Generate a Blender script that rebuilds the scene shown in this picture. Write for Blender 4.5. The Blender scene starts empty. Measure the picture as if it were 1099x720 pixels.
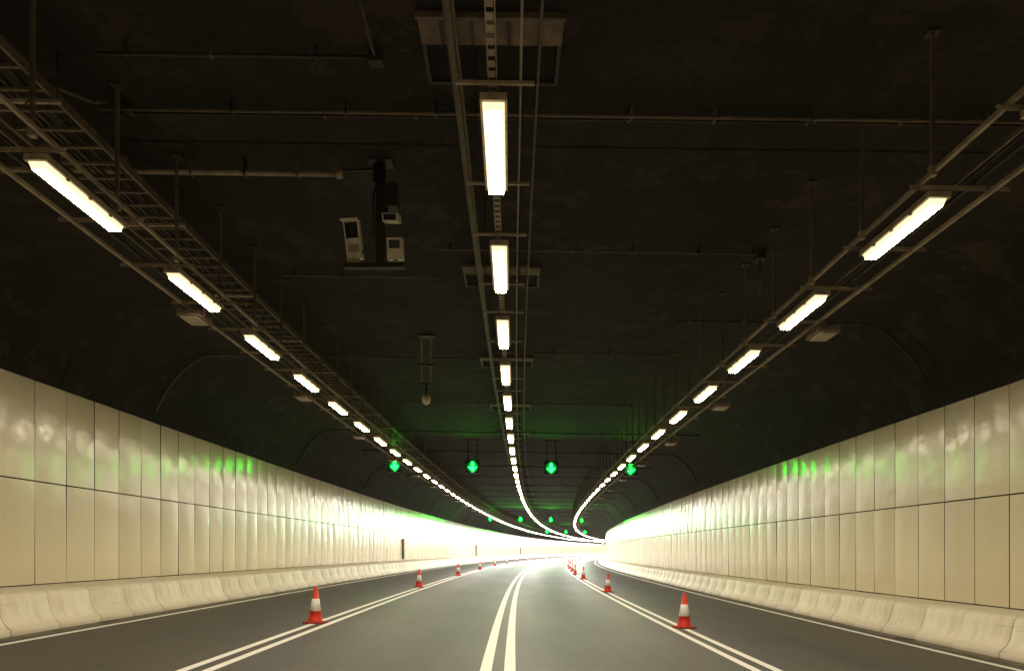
import bpy, math, random
from mathutils import Vector, Matrix
random.seed(7)
sc=bpy.context.scene
R=900.0; TILT=0.02
S0,S1=-26.0,345.0
def P(u,s,h):
    a=s/R
    return (R-(R-u)*math.cos(a),(R-u)*math.sin(a),h-TILT*u)

# ---------------------------------------------------------------- materials
def newmat(name):
    m=bpy.data.materials.new(name); m.use_nodes=True
    nt=m.node_tree; b=nt.nodes['Principled BSDF']
    return m,nt,b
def N(nt,t,**k):
    n=nt.nodes.new(t)
    for a,v in k.items(): setattr(n,a,v)
    return n
def L(nt,a,b): nt.links.new(a,b)
def simple(name,col,rough=0.6,metal=0.0,noise=0.25,scale=8.0,bump=0.0,bscale=60):
    m,nt,b=newmat(name)
    tc=N(nt,'ShaderNodeTexCoord'); nz=N(nt,'ShaderNodeTexNoise')
    nz.inputs['Scale'].default_value=scale; nz.inputs['Detail'].default_value=5
    L(nt,tc.outputs['Object'],nz.inputs['Vector'])
    rp=N(nt,'ShaderNodeValToRGB')
    rp.color_ramp.elements[0].position=.3; rp.color_ramp.elements[1].position=.7
    rp.color_ramp.elements[0].color=(*[c*(1-noise) for c in col],1)
    rp.color_ramp.elements[1].color=(*[min(1,c*(1+noise)) for c in col],1)
    L(nt,nz.outputs['Fac'],rp.inputs['Fac']); L(nt,rp.outputs['Color'],b.inputs['Base Color'])
    b.inputs['Roughness'].default_value=rough; b.inputs['Metallic'].default_value=metal
    if bump:
        n2=N(nt,'ShaderNodeTexNoise'); n2.inputs['Scale'].default_value=bscale; n2.inputs['Detail'].default_value=4
        L(nt,tc.outputs['Object'],n2.inputs['Vector'])
        bp=N(nt,'ShaderNodeBump'); bp.inputs['Strength'].default_value=bump; bp.inputs['Distance'].default_value=.01
        L(nt,n2.outputs['Fac'],bp.inputs['Height']); L(nt,bp.outputs['Normal'],b.inputs['Normal'])
    return m
def emis(name,col,st,samp='AUTO'):
    m=bpy.data.materials.new(name); m.use_nodes=True; nt=m.node_tree
    nt.nodes.remove(nt.nodes['Principled BSDF'])
    e=N(nt,'ShaderNodeEmission'); e.inputs['Color'].default_value=(*col,1); e.inputs['Strength'].default_value=st
    L(nt,e.outputs[0],nt.nodes['Material Output'].inputs['Surface'])
    m.cycles.emission_sampling=samp
    return m
def mth(nt,op,a,b=None):
    n=N(nt,'ShaderNodeMath',operation=op)
    for i,v in enumerate((a,b)):
        if v is None: continue
        if isinstance(v,(int,float)): n.inputs[i].default_value=v
        else: L(nt,v,n.inputs[i])
    return n.outputs[0]
def mixc(nt,f,a,b,mode='MIX'):
    n=N(nt,'ShaderNodeMix',data_type='RGBA',blend_type=mode)
    if isinstance(f,(int,float)): n.inputs[0].default_value=f
    else: L(nt,f,n.inputs[0])
    for i,v in ((6,a),(7,b)):
        if isinstance(v,tuple): n.inputs[i].default_value=(*v,1)
        else: L(nt,v,n.inputs[i])
    return n.outputs[2]
def uvscaled(nt,sx,sy):
    uv=N(nt,'ShaderNodeUVMap'); mp=N(nt,'ShaderNodeMapping'); mp.inputs['Scale'].default_value=(sx,sy,1)
    L(nt,uv.outputs[0],mp.inputs[0]); return mp.outputs[0]
def noise(nt,vec,scale,detail=4,rough=.55):
    n=N(nt,'ShaderNodeTexNoise'); n.inputs['Scale'].default_value=scale; n.inputs['Detail'].default_value=detail
    n.inputs['Roughness'].default_value=rough
    L(nt,vec,n.inputs['Vector']); return n.outputs['Fac']
def ramp(nt,fac,p0,p1,c0=(0,0,0),c1=(1,1,1)):
    r=N(nt,'ShaderNodeValToRGB'); e=r.color_ramp.elements
    e[0].position=p0; e[1].position=p1; e[0].color=(*c0,1); e[1].color=(*c1,1)
    L(nt,fac,r.inputs['Fac']); return r.outputs['Color']

# asphalt : uv=(u,s)
def asphalt():
    m,nt,b=newmat('asphalt')
    fine=noise(nt,uvscaled(nt,1,1),48,5,.85)
    med=noise(nt,uvscaled(nt,1,.7),9,6,.8)
    streak=noise(nt,uvscaled(nt,1.6,.04),1.0,5)
    patch=noise(nt,uvscaled(nt,.5,.18),1.0,4)
    c=ramp(nt,fine,.36,.66,(.018,.016,.014),(.080,.070,.058))
    c=mixc(nt,mth(nt,'MULTIPLY',ramp(nt,med,.42,.66),.55),c,(.066,.058,.048))
    c=mixc(nt,mth(nt,'MULTIPLY',ramp(nt,streak,.38,.66),.60),c,(.025,.022,.019))
    c=mixc(nt,mth(nt,'MULTIPLY',ramp(nt,patch,.45,.75),.35),c,(.070,.061,.050))
    spot=noise(nt,uvscaled(nt,1,.6),2.6,6,.75)
    c=mixc(nt,mth(nt,'MULTIPLY',ramp(nt,spot,.58,.66),.6),c,(.017,.015,.013))
    # longitudinal paving joints
    uv=N(nt,'ShaderNodeUVMap'); sp=N(nt,'ShaderNodeSeparateXYZ'); L(nt,uv.outputs[0],sp.inputs[0])
    for uc in (-5.9,-2.05,1.7,5.4):
        d=mth(nt,'ABSOLUTE',mth(nt,'SUBTRACT',mth(nt,'ADD',sp.outputs[0],mth(nt,'MULTIPLY',med,.03)),uc))
        c=mixc(nt,mth(nt,'MULTIPLY',mth(nt,'LESS_THAN',d,.012),.6),c,(.014,.012,.010))
    L(nt,c,b.inputs['Base Color'])
    r=mth(nt,'ADD',mth(nt,'MULTIPLY',fine,.25),mth(nt,'ADD',mth(nt,'MULTIPLY',patch,-.18),.50)); L(nt,r,b.inputs['Roughness'])
    bp=N(nt,'ShaderNodeBump'); bp.inputs['Strength'].default_value=.55; bp.inputs['Distance'].default_value=.008
    L(nt,fine,bp.inputs['Height']); L(nt,bp.outputs[0],b.inputs['Normal'])
    return m
# white paint uv=(u,s)
def paint():
    m,nt,b=newmat('road_paint')
    w=noise(nt,uvscaled(nt,1,1),22,6,.7)
    c=ramp(nt,w,.32,.44,(.26,.24,.20),(.82,.80,.75))
    L(nt,c,b.inputs['Base Color']); b.inputs['Roughness'].default_value=.55
    return m
# enamel wall panel uv=(h,s)
def enamel():
    m,nt,b=newmat('enamel_panel')
    uv=N(nt,'ShaderNodeUVMap'); sp=N(nt,'ShaderNodeSeparateXYZ'); L(nt,uv.outputs[0],sp.inputs[0])
    idx=mth(nt,'FLOOR',mth(nt,'DIVIDE',mth(nt,'SUBTRACT',sp.outputs[1],S0),.97))
    idr=mth(nt,'ADD',idx,mth(nt,'MULTIPLY',mth(nt,'GREATER_THAN',sp.outputs[0],2.74),517.3))
    wn=N(nt,'ShaderNodeTexWhiteNoise',noise_dimensions='1D'); L(nt,idr,wn.inputs['W'])
    c=ramp(nt,wn.outputs['Value'],0,1,(.66,.585,.405),(.76,.685,.495))
    drip=noise(nt,uvscaled(nt,.35,2.2),1.0,5,.6)
    c=mixc(nt,mth(nt,'MULTIPLY',ramp(nt,drip,.5,.8),.22),c,(.50,.41,.25))
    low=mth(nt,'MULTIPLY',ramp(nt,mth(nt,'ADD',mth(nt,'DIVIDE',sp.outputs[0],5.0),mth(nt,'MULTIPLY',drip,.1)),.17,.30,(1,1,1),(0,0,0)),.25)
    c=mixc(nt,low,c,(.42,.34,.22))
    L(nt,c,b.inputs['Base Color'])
    r=mth(nt,'ADD',mth(nt,'MULTIPLY',drip,.22),.08); L(nt,r,b.inputs['Roughness'])
    b.inputs['IOR'].default_value=1.7
    wav=noise(nt,uvscaled(nt,1,1.0),1.6,2)
    bp=N(nt,'ShaderNodeBump'); bp.inputs['Strength'].default_value=.7; bp.inputs['Distance'].default_value=.02
    L(nt,wav,bp.inputs['Height']); L(nt,bp.outputs[0],b.inputs['Normal'])
    return m
def barrier_mat():
    m,nt,b=newmat('precast_concrete')
    uv=N(nt,'ShaderNodeUVMap'); sp=N(nt,'ShaderNodeSeparateXYZ'); L(nt,uv.outputs[0],sp.inputs[0])
    idx=mth(nt,'FLOOR',mth(nt,'DIVIDE',mth(nt,'SUBTRACT',sp.outputs[1],S0),1.2))
    wn=N(nt,'ShaderNodeTexWhiteNoise',noise_dimensions='1D'); L(nt,idx,wn.inputs['W'])
    c=ramp(nt,wn.outputs['Value'],0,1,(.66,.59,.45),(.80,.73,.58))
    st=noise(nt,uvscaled(nt,1.2,5),1.3,6,.65)
    c=mixc(nt,mth(nt,'MULTIPLY',ramp(nt,st,.42,.75),.45),c,(.38,.30,.19))
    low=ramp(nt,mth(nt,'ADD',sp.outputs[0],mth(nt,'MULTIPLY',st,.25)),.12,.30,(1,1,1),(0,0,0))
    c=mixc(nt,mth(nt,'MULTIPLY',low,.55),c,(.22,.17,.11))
    scuff=noise(nt,uvscaled(nt,9,.5),1.0,6,.7)
    c=mixc(nt,mth(nt,'MULTIPLY',ramp(nt,scuff,.60,.68),.45),c,(.20,.16,.11))
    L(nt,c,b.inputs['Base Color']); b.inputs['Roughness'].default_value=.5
    n2=noise(nt,uvscaled(nt,1,1),30,5)
    bp=N(nt,'ShaderNodeBump'); bp.inputs['Strength'].default_value=.4; bp.inputs['Distance'].default_value=.008
    L(nt,n2,bp.inputs['Height']); L(nt,bp.outputs[0],b.inputs['Normal'])
    return m
def ceiling_mat():
    m,nt,b=newmat('ceiling_fireproofing')
    tc=N(nt,'ShaderNodeTexCoord')
    big=noise(nt,tc.outputs['Object'],.45,6,.65)
    mid=noise(nt,tc.outputs['Object'],1.6,8,.75)
    fine=noise(nt,tc.outputs['Object'],40,4,.7)
    c=ramp(nt,big,.38,.66,(.016,.0102,.0066),(.040,.0262,.0170))
    c=mixc(nt,mth(nt,'MULTIPLY',ramp(nt,mid,.55,.62),.8),c,(.064,.043,.028))
    c=mixc(nt,ramp(nt,mid,.46,.38),c,(.009,.006,.004))
    c=mixc(nt,mth(nt,'MULTIPLY',ramp(nt,fine,.6,.75),.4),c,(.055,.037,.025))
    L(nt,c,b.inputs['Base Color']); b.inputs['Roughness'].default_value=.85
    bp=N(nt,'ShaderNodeBump'); bp.inputs['Strength'].default_value=.6; bp.inputs['Distance'].default_value=.02
    L(nt,mid,bp.inputs['Height']); L(nt,bp.outputs[0],b.inputs['Normal'])
    return m
M_as=asphalt(); M_pt=paint(); M_en=enamel(); M_ba=barrier_mat(); M_ce=ceiling_mat()
M_back=simple('dark_backing',(.03,.025,.018),.9)
M_galv=simple('galvanised_steel',(.34,.275,.195),.5,.2,.3,6)
M_pipe=simple('painted_conduit',(.13,.098,.068),.55,.1,.3,6)
M_dark=simple('dark_steel',(.04,.031,.023),.5,.2)
M_rec=simple('recess_shade',(.006,.005,.004),.9)
M_plate=simple('dull_plate',(.17,.125,.085),.7,.1,.35,5)
M_house=simple('lamp_housing',(.40,.34,.25),.45,.2)
M_white=simple('white_powdercoat',(.70,.62,.48),.4)
M_black=simple('black_plastic',(.01,.01,.01),.4)
M_glass=simple('dark_glass',(.008,.009,.01),.08)
M_orange=simple('cone_orange',(.66,.030,.010),.45,0,.15,30)
M_cw=simple('cone_reflective_white',(.78,.76,.72),.4,0,.10,20)
M_rub=simple('cone_base_rubber',(.28,.014,.008),.7,0,.3,20)
M_red=simple('red_paint',(.35,.02,.015),.4)
M_drain=simple('drain_concrete',(.14,.12,.09),.8,0,.3,4)
M_soil=simple('soil',(.10,.08,.05),.9)
M_greenN=emis('green_signal_light',(.0015,1.0,.008),75)
M_greenF=emis('green_signal_light_bright',(.0004,1.0,.003),420)
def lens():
    # painted halo around the arrow: added emission fading from the disc centre
    m=bpy.data.materials.new('green_signal_halo'); m.use_nodes=True; nt=m.node_tree
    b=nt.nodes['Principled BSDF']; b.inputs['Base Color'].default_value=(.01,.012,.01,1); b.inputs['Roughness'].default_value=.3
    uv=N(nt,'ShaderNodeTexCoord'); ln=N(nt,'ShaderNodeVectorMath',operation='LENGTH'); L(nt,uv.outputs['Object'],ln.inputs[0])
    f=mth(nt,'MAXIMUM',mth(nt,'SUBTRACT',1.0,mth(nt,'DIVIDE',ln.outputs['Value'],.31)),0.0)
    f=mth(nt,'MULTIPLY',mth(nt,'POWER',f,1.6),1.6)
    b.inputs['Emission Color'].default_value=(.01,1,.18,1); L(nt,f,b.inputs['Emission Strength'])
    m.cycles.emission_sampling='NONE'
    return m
M_ghalo=lens()

# ---------------------------------------------------------------- mesh builder
class MB:
    def __init__(s,mapped=True): s.v=[];s.f=[];s.m=[];s.uv=[];s.mats=[];s.mapped=mapped;s.sm=[]
    def mi(s,mat):
        if mat not in s.mats: s.mats.append(mat)
        return s.mats.index(mat)
    def vert(s,u,t,h,uv=None):
        s.v.append(P(u,t,h) if s.mapped else (u,t,h)); s.uv.append(uv if uv else (u,t)); return len(s.v)-1
    def face(s,ix,mat,smooth=False): s.f.append(ix); s.m.append(s.mi(mat)); s.sm.append(smooth)
    def box(s,u0,u1,t0,t1,h0,h1,mat,step=6.0):
        n=max(1,int(math.ceil((t1-t0)/step))) if s.mapped else 1
        rings=[]
        for i in range(n+1):
            t=t0+(t1-t0)*i/n
            rings.append([s.vert(u0,t,h0),s.vert(u1,t,h0),s.vert(u1,t,h1),s.vert(u0,t,h1)])
        for i in range(n):
            a,b=rings[i],rings[i+1]
            for k in range(4):
                j=(k+1)%4; s.face((a[k],a[j],b[j],b[k]),mat)
        s.face(tuple(rings[0][::-1]),mat); s.face(tuple(rings[-1]),mat)
    def tube(s,pts,r,mat,n=8,caps=True):
        W=[Vector(P(*p)) if s.mapped else Vector(p) for p in pts]
        rr=r if isinstance(r,(list,tuple)) else [r]*len(W)
        rings=[]
        for i,w in enumerate(W):
            if i==0: d=W[1]-W[0]
            elif i==len(W)-1: d=W[-1]-W[-2]
            else: d=(W[i+1]-W[i]).normalized()+(W[i]-W[i-1]).normalized()
            d.normalize()
            up=Vector((0,0,1)) if abs(d.z)<.9 else Vector((0,1,0))
            x=d.cross(up).normalized(); y=x.cross(d)
            ring=[]
            for k in range(n):
                a=2*math.pi*k/n
                q=w+(x*math.cos(a)+y*math.sin(a))*rr[i]
                s.v.append(tuple(q)); s.uv.append((q.x,q.y)); ring.append(len(s.v)-1)
            rings.append(ring)
        for a,b in zip(rings,rings[1:]):
            for k in range(n):
                j=(k+1)%n; s.face((a[k],a[j],b[j],b[k]),mat,True)
        if caps: s.face(tuple(rings[0][::-1]),mat); s.face(tuple(rings[-1]),mat)
    def sweep(s,prof,t0,t1,step,mat,hv=False,smooth=False):
        n=max(1,int(math.ceil((t1-t0)/step))); prev=None
        for i in range(n+1):
            t=t0+(t1-t0)*i/n
            ring=[s.vert(u,t,h,(h,t) if hv else (u,t)) for u,h in prof]
            if prev:
                for k in range(len(prof)-1): s.face((prev[k],prev[k+1],ring[k+1],ring[k]),mat,smooth)
            prev=ring
    def mesh(s,name):
        me=bpy.data.meshes.new(name); me.from_pydata(s.v,[],s.f)
        for m in s.mats: me.materials.append(m)
        me.polygons.foreach_set('material_index',s.m); me.polygons.foreach_set('use_smooth',s.sm)
        ul=me.uv_layers.new(name='UVMap')
        li=[0]*len(me.loops); me.loops.foreach_get('vertex_index',li)
        buf=[]
        for i in li: buf+=s.uv[i]
        ul.data.foreach_set('uv',buf); me.update(); return me
    def obj(s,name):
        o=bpy.data.objects.new(name,s.mesh(name)); sc.collection.objects.link(o)
        return o
def place(me,name,u,s,h,roll=True,rz=0,parent=None):
    o=bpy.data.objects.new(name,me); sc.collection.objects.link(o)
    o.location=P(u,s,h); o.rotation_euler=(0,math.atan(TILT) if roll else 0,-s/R+rz)
    return o

WL,WR=-9.5,9.05      # wall planes
BL,BR=-8.05,7.75     # barrier toes
CH=6.63              # ceiling height
# ---------------------------------------------------------------- road
b=MB(); b.sweep([(-9.7,0),(-8,0),(-3.9,0),(0,0),(3.5,0),(7.7,0),(9.3,0)],S0,S1,2.0,M_as); b.obj('road')
g=MB(False)
for p in ((-3000,-3000,-4),(3000,-3000,-4),(3000,3000,-4),(-3000,3000,-4)): g.vert(*p)
g.face((0,1,2,3),M_soil); g.obj('ground')
b=MB()
def stripe(uc,w):
    b.sweep([(uc-w/2,.004),(uc+w/2,.004)],S0,S1,1.5,M_pt)
stripe(-.15-.155,.15); stripe(-.15+.155,.15)
stripe(-3.85-.15,.13); stripe(-3.85+.15,.13)
stripe(3.47-.15,.13); stripe(3.47+.15,.13)
stripe(-7.55,.14); stripe(7.2,.14)
b.obj('lane_markings')
b=MB(); b.sweep([(BL-.02,.004),(BL+.28,.004)],S0,S1,2,M_drain); b.sweep([(BR-.26,.004),(BR+.02,.004)],S0,S1,2,M_drain)
s=S0+1
while s<120:   # gully gratings
    for uu in (BL+.04,BR-.22):
        for k in range(6): b.box(uu+k*.03,uu+k*.03+.018,s,s+.45,.005,.012,M_dark)
    s+=9.6
b.obj('drain_channel')

# ---------------------------------------------------------------- barriers
def barrier(side):
    b=MB(); toe=BL if side<0 else BR; wall=WL if side<0 else WR
    sg=-1 if side<0 else 1
    prof=[(0,0),(0,.09),(.03,.12),(.12,.22),(.17,.33),(.21,.5),(.235,.61),(.27,.66),(.33,.68)]
    L_=1.2; n=int((S1-S0)/L_)
    for i in range(n):
        t0=S0+i*L_+.008; t1=t0+L_-.016
        jo=random.uniform(-.010,.010); jh=random.uniform(-.004,.004)
        pr=[(toe+sg*(x+jo),h+(jh if h>.1 else 0)) for x,h in prof]+[(wall-sg*.02,.68+jh)]
        rings=[]
        for t,ins in ((t0,.026),(t0+.018,0.009),(t0+.045,0),(t1-.045,0),(t1-.018,.009),(t1,.026)):
            rings.append([b.vert(u+sg*ins*(1 if k<len(pr)-1 else 0),t,h-(ins*.6 if h>.5 else 0),(h,t)) for k,(u,h) in enumerate(pr)])
        for r0,r1 in zip(rings,rings[1:]):
            for k in range(len(pr)-1):
                b.face((r0[k],r0[k+1],r1[k+1],r1[k]),M_ba,True)
        for r in (rings[0],rings[-1]):
            base=b.vert(wall,t0 if r is rings[0] else t1,0)
            b.face(tuple(r)+(base,),M_ba)
    b.box(*( (wall+.03,toe-.36) if sg<0 else (toe+.36,wall-.03)),S0,S1,.0,.6,M_back)
    return b.obj('concrete_barrier')
barrier(-1); barrier(1)

# ---------------------------------------------------------------- walls with enamel panels
def wall(side):
    b=MB(); sg=-1 if side<0 else 1; U=WL if side<0 else WR
    W=.97; n=int((S1-S0)/W)
    rows=[(.70,2.736),(2.764,4.745)]
    for i in range(n):
        for (h0,h1) in rows:
            t0=S0+i*W+.010; t1=t0+W-.020
            a,c,d=[random.uniform(-.008,.008) for _ in range(3)]
            bul=random.uniform(.008,.020)
            NC=6; cols=[]
            for k in range(NC+1):
                f=k/NC; t=t0+(t1-t0)*f; col=[]
                for j in range(3):
                    g_=j/2; h=h0+(h1-h0)*g_
                    off=bul*(1-(2*f-1)**2)*(1-.3*(2*g_-1)**2)+a*(f-.5)+c*(g_-.5)+d*f*g_
                    col.append(b.vert(U-sg*(.012+off),t,h,(h,t)))
                cols.append(col)
            for k in range(NC):
                for j in range(2):
                    b.face((cols[k][j],cols[k][j+1],cols[k+1][j+1],cols[k+1][j]),M_en,True)
            for col in (cols[0],cols[-1]):
                t=t0 if col is cols[0] else t1
                v=[b.vert(U+sg*.025,t,h0+(h1-h0)*j/2,(h0+(h1-h0)*j/2,t)) for j in range(3)]
                f2=[b.vert(0,0,0) for _ in range(3)]
                for j in range(3): b.v[f2[j]]=b.v[col[j]]; b.uv[f2[j]]=b.uv[col[j]]
                for j in range(2): b.face((f2[j],f2[j+1],v[j+1],v[j]),M_back)
            for j in (0,2):
                h=h0 if j==0 else h1
                bk=[b.vert(U+sg*.025,t0+(t1-t0)*k/NC,h,(h,t0)) for k in range(NC+1)]
                fr=[]
                for k in range(NC+1):
                    q=b.vert(0,0,0); b.v[q]=b.v[cols[k][j]]; b.uv[q]=b.uv[cols[k][j]]; fr.append(q)
                for k in range(NC): b.face((fr[k],fr[k+1],bk[k+1],bk[k]),M_en)
    b.sweep([(U+sg*.03,-.2),(U+sg*.03,4.77)],S0,S1,3,M_back)
    return b.obj('tunnel_wall')
wall(-1); wall(1)

# ---------------------------------------------------------------- ceiling shell with haunches
b=MB()
def haunch(U,sg):
    pts=[]
    for k in range(9):
        a=k/8*math.pi/2; f=k/8
        x=.6*(1-math.cos(a))+.4*f; y=.6*math.sin(a)+.4*f
        pts.append((U+sg*.03-sg*1.55*x, 4.77+(CH-4.77)*y))
    return pts
l=haunch(WL,-1); r=haunch(WR,1)
seg=5.8; s=S0
while s<S1:
    e=min(s+seg-.02,S1)
    b.sweep(l+[(-6,CH),(-3,CH),(0,CH),(3,CH),(6,CH)]+r[::-1],s,e,2.9,M_ce,smooth=True); s+=seg
b.sweep([(WL-.3,-.3),(WL-.3,4.9)]+[(u-.05,h+.08) for u,h in l]+[(u+.05,h+.08) for u,h in r[::-1]]+[(WR+.3,4.9),(WR+.3,-.3)],S0,S1,4,M_back)
b.obj('tunnel_ceiling')

# ceiling boxes along the middle; recess shade painted as a flat dark sheet
bx=MB(False)
bx.box(-.70,.70,-.36,.0,-.03,.0,M_plate); bx.box(-.72,.72,-.40,-.36,-.06,.0,M_pipe)
bx.box(-.66,.66,0.0,.52,-.004,.0,M_rec)
bx.box(-.70,-.66,0,.56,-.03,0,M_dark); bx.box(.66,.70,0,.56,-.03,0,M_dark); bx.box(-.70,.70,.56,.60,-.03,0,M_dark)
for x in (-.5,-.2,.16,.46): bx.box(x,x+.03,-.34,-.02,-.045,-.03,M_dark)
me=bx.mesh('ceiling_recess')
s=7.0
while s<200:
    place(me,'ceiling_hatch',-.17,s,CH-.004); s+=5.8

# ---------------------------------------------------------------- luminaires
zones=[(-99,(1.0,.86,.62),100),(32,(1.0,.90,.72),135),(52,(1,.95,.86),225),(78,(1,.98,.95),400)]
def lamp_mesh(length,z,w=.088):
    _,col,st=zones[z]
    mE=bpy.data.materials.get(f'lamp_diffuser_{z}') or emis(f'lamp_diffuser_{z}',col,st,'FRONT')
    mS=bpy.data.materials.get(f'lamp_diffuser_rim_{z}') or emis(f'lamp_diffuser_rim_{z}',(1,.78,.42),1.6,'NONE')
    m=MB(False); l2=length/2
    m.box(-.11,.11,-l2-.03,l2+.03,.03,.09,M_house); m.box(-.07,.07,-l2+.05,l2-.05,.09,.13,M_house)
    lo=[(-w+.018,-l2+.02,-.03),(w-.018,-l2+.02,-.03),(w-.018,l2-.02,-.03),(-w+.018,l2-.02,-.03)]
    hi=[(-w,-l2,.03),(w,-l2,.03),(w,l2,.03),(-w,l2,.03)]
    a=[m.vert(*p) for p in lo]; c=[m.vert(*p) for p in hi]
    m.face(tuple(a[::-1]),mE)
    for k in range(4):
        j=(k+1)%4; m.face((a[k],a[j],c[j],c[k]),mS)
    for y in (-l2*.55,0,l2*.55):
        for x in (-.112,.094): m.box(x,x+.018,y-.02,y+.02,.005,.034,M_galv)
    m.box(-.03,.03,l2+.03,l2+.10,.04,.08,M_dark)
    return m.mesh('tunnel_light')
LM={}
for k,(row,u,off,ln,w_) in enumerate((('c',-.12,6.33,1.36,.090),('l',-4.5,7.30,1.34,.084),('r',4.31,7.72,1.34,.084))):
    s=off-2.66*9
    while s<S1-8:
        z=0
        for zi,(zs,_,_) in enumerate(zones):
            if s>=zs: z=zi
        key=(ln,z)
        if key not in LM: LM[key]=lamp_mesh(ln,z,w_)
        place(LM[key],'tunnel_light',u,s,5.13); s+=2.66
# ---------------------------------------------------------------- support trays
def perf(b,uc,t0,t1,h,w,mat,pitch=.12,dens_to=30):
    b.box(uc-w/2,uc-w/2+.008,t0,t1,h,h+.035,mat); b.box(uc+w/2-.008,uc+w/2,t0,t1,h,h+.035,mat)
    t=t0
    e=min(t1,dens_to)
    while t<e: b.box(uc-w/2+.009,uc+w/2-.009,t,t+pitch*.6,h+.001,h+.006,mat); t+=pitch
    if t1>e: b.box(uc-w/2+.009,uc+w/2-.009,e,t1,h+.001,h+.006,mat)
END=330
def tray(row,u,off,out):
    b=MB(); s_a,s_b=-15,END
    rng=range(-15,END+1,4)
    if row=='c':
        perf(b,u-.01,2,s_b,5.29,.075,M_galv)
        b.tube([(-.57,t,6.52) for t in rng],.042,M_pipe)
        b.tube([(.10,t,5.36) for t in rng],.011,M_galv,6)
        b.tube([(.30,t,6.4) for t in rng],.014,M_pipe,6)
        b.tube([(-.40,t,5.5) for t in rng],.012,M_pipe,6)
        s=off-2.66*4
        while s<200:
            for d in (-.76,.76):
                b.box(u-.30,u+.33,s+d-.014,s+d+.014,5.25,5.275,M_galv)
            b.tube([(u-.22,s+.8,5.27),(u-.22,s+.8,CH)],.008,M_dark,5); b.tube([(u+.26,s+.8,5.27),(u+.26,s+.8,CH)],.008,M_dark,5)
            s+=2.66
        for k in range(8): b.box(-.50+k*.105,-.50+k*.105+.07,4.97,5.02,5.62,5.626,M_galv)
        b.box(-.52,.40,4.965,4.972,5.60,5.64,M_galv); b.box(-.52,.40,5.018,5.025,5.60,5.64,M_galv)
    else:
        sg=-1 if row=='l' else 1
        b.box(u-sg*.20-.02,u-sg*.20+.02,s_a,s_b,5.27,5.31,M_galv)
        b.box(u+sg*.50-.02,u+sg*.50+.02,s_a,s_b,5.20,5.24,M_galv)
        b.box(u+sg*.18-.012,u+sg*.18+.012,s_a,s_b,5.30,5.34,M_pipe)
        b.tube([(u+sg*.34,t,5.30) for t in rng],.022,M_dark,6)
        b.tube([(u+sg*.26,t,5.33) for t in rng],.014,M_dark,6)
        s=off-2.66*4
        while s<200:
            for d in (-.70,.70):
                x0,x1=sorted((u-sg*.30,u+sg*.68))
                b.box(x0,x1,s+d-.018,s+d+.018,5.262,5.268,M_galv)
                b.box(x0,x1,s+d-.018,s+d-.014,5.22,5.262,M_galv)
            b.box(u-.05,u+.05,s-.5,s+.5,5.26,5.30,M_dark)
            s+=2.66
        s=off-2.66*3+ .2; uu=-4.36 if sg<0 else 4.1
        while s<180:
            b.box(uu-.017,uu+.017,s-.017,s+.017,5.26,CH,M_pipe); b.box(uu-.06,uu+.06,s-.06,s+.06,CH-.02,CH-.003,M_dark)
            b.box(uu-.03,uu+.03,s-.03,s+.03,5.24,5.34,M_galv)
            s+=1.37
    return b.obj('light_support_tray')
tray('c',-.12,6.33,0); tray('l',-4.5,7.30,1); tray('r',4.31,7.72,1)
jb=MB(False); jb.box(-.17,.17,-.24,.24,0,.09,M_plate); jb.box(-.13,.13,-.20,.20,-.02,0,M_house)
jb.box(-.03,.03,.24,.30,.02,.07,M_dark); jb.box(-.2,-.17,-.1,-.06,.05,.16,M_galv); jb.box(.17,.2,-.1,-.06,.05,.16,M_galv)
me=jb.mesh('junction_box')
for sg,uu,s0 in ((-1,-4.95,10.9),(1,4.98,11.2)):
    s=s0
    while s<150:
        place(me,'junction_box',uu,s,5.06); s+=5.6
# cable ladder
b=MB()
rng=range(-15,END+1,4)
for u in (-5.56,-4.74): b.box(u-.018,u+.018,-15,END,6.14,6.24,M_pipe)
s=2.0
while s<110: b.box(-5.54,-4.76,s,s+.035,6.15,6.18,M_pipe); s+=.34
for uo,r_ in ((-5.3,.028),(-5.2,.02),(-5.12,.03),(-4.95,.018)): b.tube([(uo,t,6.20) for t in rng],r_,M_dark,6)
s=4.5
while s<110:
    for u in (-5.60,-4.70): b.tube([(u,s,6.13),(u,s,CH)],.009,M_dark,5)
    b.box(-5.64,-4.66,s-.02,s+.02,6.10,6.135,M_galv); s+=2.74
b.obj('cable_ladder')

# ---------------------------------------------------------------- transverse conduits
def hpts(side,n0=0):
    H=haunch(WL,-1) if side<0 else haunch(WR,1)
    sg=-1 if side<0 else 1
    return [(u-sg*.05,h-.05) for u,h in H]
def conduit(name,ua,ub,s,h,r,mat,clamp=.9,left=False,right=False):
    b=MB(); pts=[]
    if left: pts=[(u,s,hh) for u,hh in hpts(-1)][1:]; pts=[p for p in pts if p[2]<h]
    pts+= [(ua,s,h),(ub,s,h)]
    if right: pts+= [p for p in [(u,s,hh) for u,hh in hpts(1)][::-1] if p[2]<h][:-1]
    b.tube(pts,r,mat,8)
    x=ua+.3
    while x<ub:
        b.box(x-.014,x+.014,s-r-.012,s+r+.012,h-r-.006,CH-.003,M_pipe if random.random()<.5 else M_dark); x+=clamp*random.uniform(.85,1.2)
    if not right: b.tube([(ub-.02,s,h),(ub+.06,s,h)],r*1.6,mat,8)
    return b.obj(name)
conduit('conduit_pipe',-4.7,8.0,8.0,6.53,.022,M_pipe,1.1)
conduit('conduit_pipe',-4.7,8.0,8.12,6.56,.014,M_dark,1.1)
conduit('conduit_pipe',-4.2,-1.35,7.1,6.53,.018,M_dark)
conduit('conduit_pipe',-7.0,-2.25,9.14,6.43,.034,M_galv,.75)
conduit('conduit_pipe',-1.3,4.05,11.6,6.53,.018,M_pipe,1.0)
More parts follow.
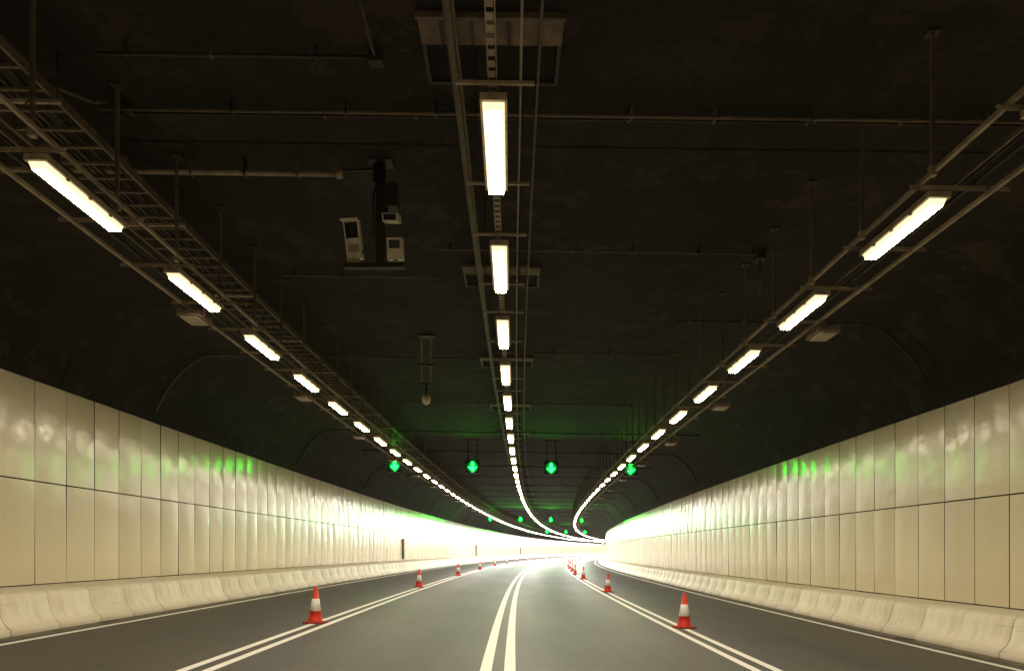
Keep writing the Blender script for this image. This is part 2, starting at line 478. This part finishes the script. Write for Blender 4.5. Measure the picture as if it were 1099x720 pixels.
conduit('conduit_pipe',-4.3,-1.4,12.8,6.53,.02,M_pipe)
conduit('conduit_pipe',-8.0,-1.0,18.2,6.53,.028,M_pipe,1.2,left=True)
conduit('conduit_pipe',-.5,4.3,17.6,6.53,.02,M_pipe,1.2)
conduit('conduit_pipe',3.5,7.5,15.0,6.53,.02,M_dark,1.2,right=True)
conduit('conduit_pipe',-4.2,3.9,23.6,6.53,.022,M_pipe,1.2)
s=29.4; i=0
while s<150:
    conduit('conduit_pipe',-8.0,7.5,s,6.53,.026,M_dark,1.6,left=(i%2==0),right=(i%2==1)); s+=5.8; i+=1
b=MB(); b.tube([(4.12,11.6,6.5),(4.12,11.6,5.75)],.02,M_pipe); b.tube([(4.0,11.6,6.53),(4.25,11.6,6.6)],.02,M_pipe); b.box(4.05,4.19,11.5,11.7,6.42,6.56,M_dark)
b.tube([(-4.6,7.9,6.55),(-4.55,7.6,6.35),(-4.85,7.2,6.3),(-5.0,7.1,5.9)],.02,M_pipe)
b.tube([(-1.36,7.1,6.53),(-1.3,6.6,6.3),(-1.32,6.0,6.45),(-1.35,4.5,6.5)],.014,M_dark)
b.box(-1.42,-1.28,7.04,7.16,6.46,6.58,M_dark)
b.obj('conduit_dropper')

# ---------------------------------------------------------------- CCTV cluster
def tbox(m,c,size,rx,mat,ry=0,rz=0):
    M=Matrix.Translation(c)@Matrix.Rotation(rz,4,'Z')@Matrix.Rotation(ry,4,'Y')@Matrix.Rotation(rx,4,'X')
    sx,sy,sz=[q/2 for q in size]; ix=[]
    for x,y,z in ((-sx,-sy,-sz),(sx,-sy,-sz),(sx,sy,-sz),(-sx,sy,-sz),(-sx,-sy,sz),(sx,-sy,sz),(sx,sy,sz),(-sx,sy,sz)):
        ix.append(m.vert(*(M@Vector((x,y,z)))))
    for f in ((0,3,2,1),(4,5,6,7),(0,1,5,4),(1,2,6,5),(2,3,7,6),(3,0,4,7)): m.face(tuple(ix[k] for k in f),mat)
def camhead(m,c,rx,rz,sc_=1.0,body=None):
    body=body or M_white
    M=Matrix.Translation(c)@Matrix.Rotation(rz,4,'Z')@Matrix.Rotation(rx,4,'X')
    def q(x,y,z): return M@Vector((x*sc_,y*sc_,z*sc_))
    tbox(m,q(0,0,0),(.15*sc_,.42*sc_,.14*sc_),rx,body,0,rz)
    tbox(m,q(0,-.03,.085),(.19*sc_,.52*sc_,.012*sc_),rx,body,0,rz)
    for sx in (-.092,.092): tbox(m,q(sx,-.03,.045),(.006*sc_,.52*sc_,.08*sc_),rx,body,0,rz)
    tbox(m,q(0,-.215,0),(.125*sc_,.012*sc_,.115*sc_),rx,M_glass,0,rz)
    m.tube([q(0,-.218,0),q(0,-.235,0)],.042*sc_,M_black,12)
    tbox(m,q(0,.05,-.11),(.05*sc_,.09*sc_,.10*sc_),rx,M_galv,0,rz)
m=MB(False)  # origin at ceiling
m.box(-.16,.16,-.12,.12,-.03,0,M_dark); m.box(-.055,.055,-.055,.055,-1.34,-.03,M_dark)
m.box(-.08,.08,-.09,-.056,-.32,-.06,M_black)
m.box(-.48,.32,-.05,.05,-1.40,-.0-1.34,M_dark)
m.box(-.42,-.26,-.1,.1,-1.34,-1.31,M_galv)
M4=Matrix.Translation((-.35,-.02,-1.04))@Matrix.Rotation(.22,4,'X')@Matrix.Rotation(-.07,4,'Y')
def lb(c,size,mat):
    tbox(m,M4@Vector(c),size,.22,mat,-.07,0)
lb((0,0,0),(.20,.16,.46),M_white)
lb((0,-.084,.11),(.16,.012,.19),M_glass)
lb((0,-.086,-.11),(.14,.012,.10),M_galv)
lb((0,-.10,.222),(.22,.22,.012),M_white)
m.tube([M4@Vector((0,-.09,.12)),M4@Vector((0,-.115,.12))],.045,M_black,12)
m.tube([(-.34,0,-1.33),(-.34,0,-1.22)],.03,M_galv)
m.box(.06,.24,-.10,.08,-.62,-.32,M_dark)
m.box(.055,.10,-.04,.04,-.80,-.30,M_dark)
tbox(m,(.16,-.08,-.78),(.20,.30,.10),.35,M_white)
tbox(m,(.16,-.235,-.835),(.16,.012,.07),.35,M_glass)
tbox(m,(.20,-.02,-1.16),(.20,.16,.26),.2,M_white)
tbox(m,(.20,-.115,-1.13),(.14,.012,.10),.2,M_glass)
m.tube([(.20,0,-1.34),(.20,0,-1.26)],.03,M_galv)
m.tube([(-.02,.07,-.05),(-.3,.1,-.05),(-.55,.03,-.09)],.018,M_dark,6)
m.tube([(.0,-.07,-.1),(-.08,-.09,-.5),(-.07,-.09,-1.0),(-.3,-.02,-1.3)],.011,M_black,6)
place(m.mesh('cctv_camera_cluster'),'surveillance_camera_mount',-1.70,9.2,CH,False)
m=MB(False)
m.box(-.2,.2,-.1,.1,-.03,0,M_dark)
for x in (-.13,.09): m.box(x,x+.045,-.03,.03,-1.15,-.03,M_galv)
m.box(-.16,.17,-.04,.04,-.72,-.67,M_dark); m.box(-.16,.17,-.04,.04,-1.18,-1.13,M_dark)
m.tube([(0,0,-1.15),(0,0,-1.42)],.025,M_dark)
m.tube([(0,0,-1.40),(0,0,-1.44),(0,0,-1.52),(0,0,-1.60),(0,0,-1.65)],[.05,.1,.11,.085,.02],M_white,14)
place(m.mesh('dome_camera'),'dome_camera',-2.05,16.6,CH,False)
m=MB(False); m.tube([(0,0,0),(0,0,-.3)],.02,M_dark); camhead(m,(0,-.02,-.36),.2,0,.8)
me=m.mesh('cam_small')
for u,s in ((-2.4,38),(2.5,48)): place(me,'surveillance_camera',u,s,CH,False)

# ---------------------------------------------------------------- lane signals
def signal(mg):
    m=MB(False)
    m.box(-.29,.29,0,.16,-.29,.29,M_black)
    for a in ((-.31,.31,-.12,0,.29,.31),(-.31,-.29,-.12,0,-.29,.29),(.29,.31,-.12,0,-.29,.29)): m.box(*a,M_black)
    q=[m.vert(.28*math.cos(k*math.pi/16),-.004,.28*math.sin(k*math.pi/16)) for k in range(32)]; m.face(tuple(q),M_ghalo)  # round disc that carries the arrow's painted glow
    f0=[m.vert(x,-.018,z) for x,z in ((-.055,-.01),(.055,-.01),(.055,.22),(-.055,.22))]; m.face(tuple(f0),mg)
    f0=[m.vert(x,-.018,z) for x,z in ((-.20,-.011),(0,-.235),(.20,-.011))]; m.face(tuple(f0),mg)
    for x in (-.2,.2): m.box(x-.02,x+.02,.06,.1,.29,1.24,M_dark)
    m.box(-.28,.28,.03,.13,1.2,1.235,M_dark)
    return m.mesh('lane_signal')
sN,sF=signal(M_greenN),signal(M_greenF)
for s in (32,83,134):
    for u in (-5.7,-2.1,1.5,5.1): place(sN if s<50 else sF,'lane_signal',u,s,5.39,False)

# ---------------------------------------------------------------- cones
def cone():
    m=MB(False)
    def ring(r,z,n=24): return [m.vert(r*math.cos(2*math.pi*k/n),r*math.sin(2*math.pi*k/n),z) for k in range(n)]
    def sq(w,z):
        pts=[]
        for cx,cy,a0 in ((1,1,0),(-1,1,90),(-1,-1,180),(1,-1,270)):
            for k in range(4):
                a=math.radians(a0+k*30); c=.05
                pts.append(m.vert(cx*(w-c)+c*math.cos(a),cy*(w-c)+c*math.sin(a),z))
        return pts
    rs=[sq(.195,.004),sq(.2,.012),sq(.195,.034),sq(.15,.045)]
    for a,b_ in zip(rs,rs[1:]):
        for k in range(16): j=(k+1)%16; m.face((a[k],a[j],b_[j],b_[k]),M_rub)
    m.face(tuple(rs[-1]),M_rub)
    prof=[(.150,.046,M_orange),(.142,.07,M_orange),(.128,.14,M_orange),(.108,.255,M_orange),(.111,.256,M_cw),(.072,.50,M_cw),(.069,.501,M_orange),(.036,.72,M_orange),(.030,.745,M_orange),(.018,.75,M_orange)]
    rr=[ring(r,z) for r,z,_ in prof]
    for i in range(len(rr)-1):
        for k in range(24):
            j=(k+1)%24; m.face((rr[i][k],rr[i][j],rr[i+1][j],rr[i+1][k]),prof[i+1][2] if prof[i][2]!=prof[i+1][2] else prof[i][2],True)
    m.face(tuple(rr[-1]),M_black)
    return m.mesh('traffic_cone')
cm=cone()
for k in range(14):
    place(cm,'traffic_cone',-3.98+random.uniform(-.05,.05),14.2+14.3*k,0,rz=random.uniform(-.5,.5))
for s in (14.8,28.0,41.5,50,58,66,75,84,93,104,116,130,145):
    place(cm,'traffic_cone',3.58+random.uniform(-.06,.06),s,0,rz=random.uniform(-.5,.5))

# ---------------------------------------------------------------- wall cabinets
m=MB(False)
m.box(-.02,.10,-.2,.2,-.75,.75,M_dark); m.box(.101,.112,-.17,.17,-.1,.70,M_red); m.box(.101,.112,-.17,.17,-.70,-.14,M_black)
m.box(.112,.13,-.10,-.07,.2,.35,M_galv); m.box(-.02,.14,-.22,.22,.76,.80,M_dark)
me=m.mesh('emergency_cabinet')
for s in (53,97,150): place(me,'emergency_phone_cabinet',WL+.02,s,1.55,False)

# ---------------------------------------------------------------- world, camera
w=bpy.data.worlds.new('World'); sc.world=w; w.use_nodes=True
nt=w.node_tree; bg=nt.nodes['Background']; sky=nt.nodes.new('ShaderNodeTexSky'); sky.sky_type='NISHITA'; sky.sun_disc=False
sky.sun_elevation=math.radians(12); sky.sun_rotation=math.radians(40)
nt.links.new(sky.outputs[0],bg.inputs[0]); bg.inputs[1].default_value=.05
w.cycles.sampling_method='NONE'
cam=bpy.data.cameras.new('camera'); co=bpy.data.objects.new('camera',cam); sc.collection.objects.link(co); sc.camera=co
co.location=(0,0,1.53); co.rotation_euler=(math.radians(90),0,0)
cam.sensor_width=36; cam.lens=36*750/1099; cam.shift_x=6.5/1099; cam.shift_y=232/1099
cam.clip_start=.05; cam.clip_end=5000
sc.view_settings.view_transform='Standard'; sc.view_settings.look='None'; sc.view_settings.exposure=0
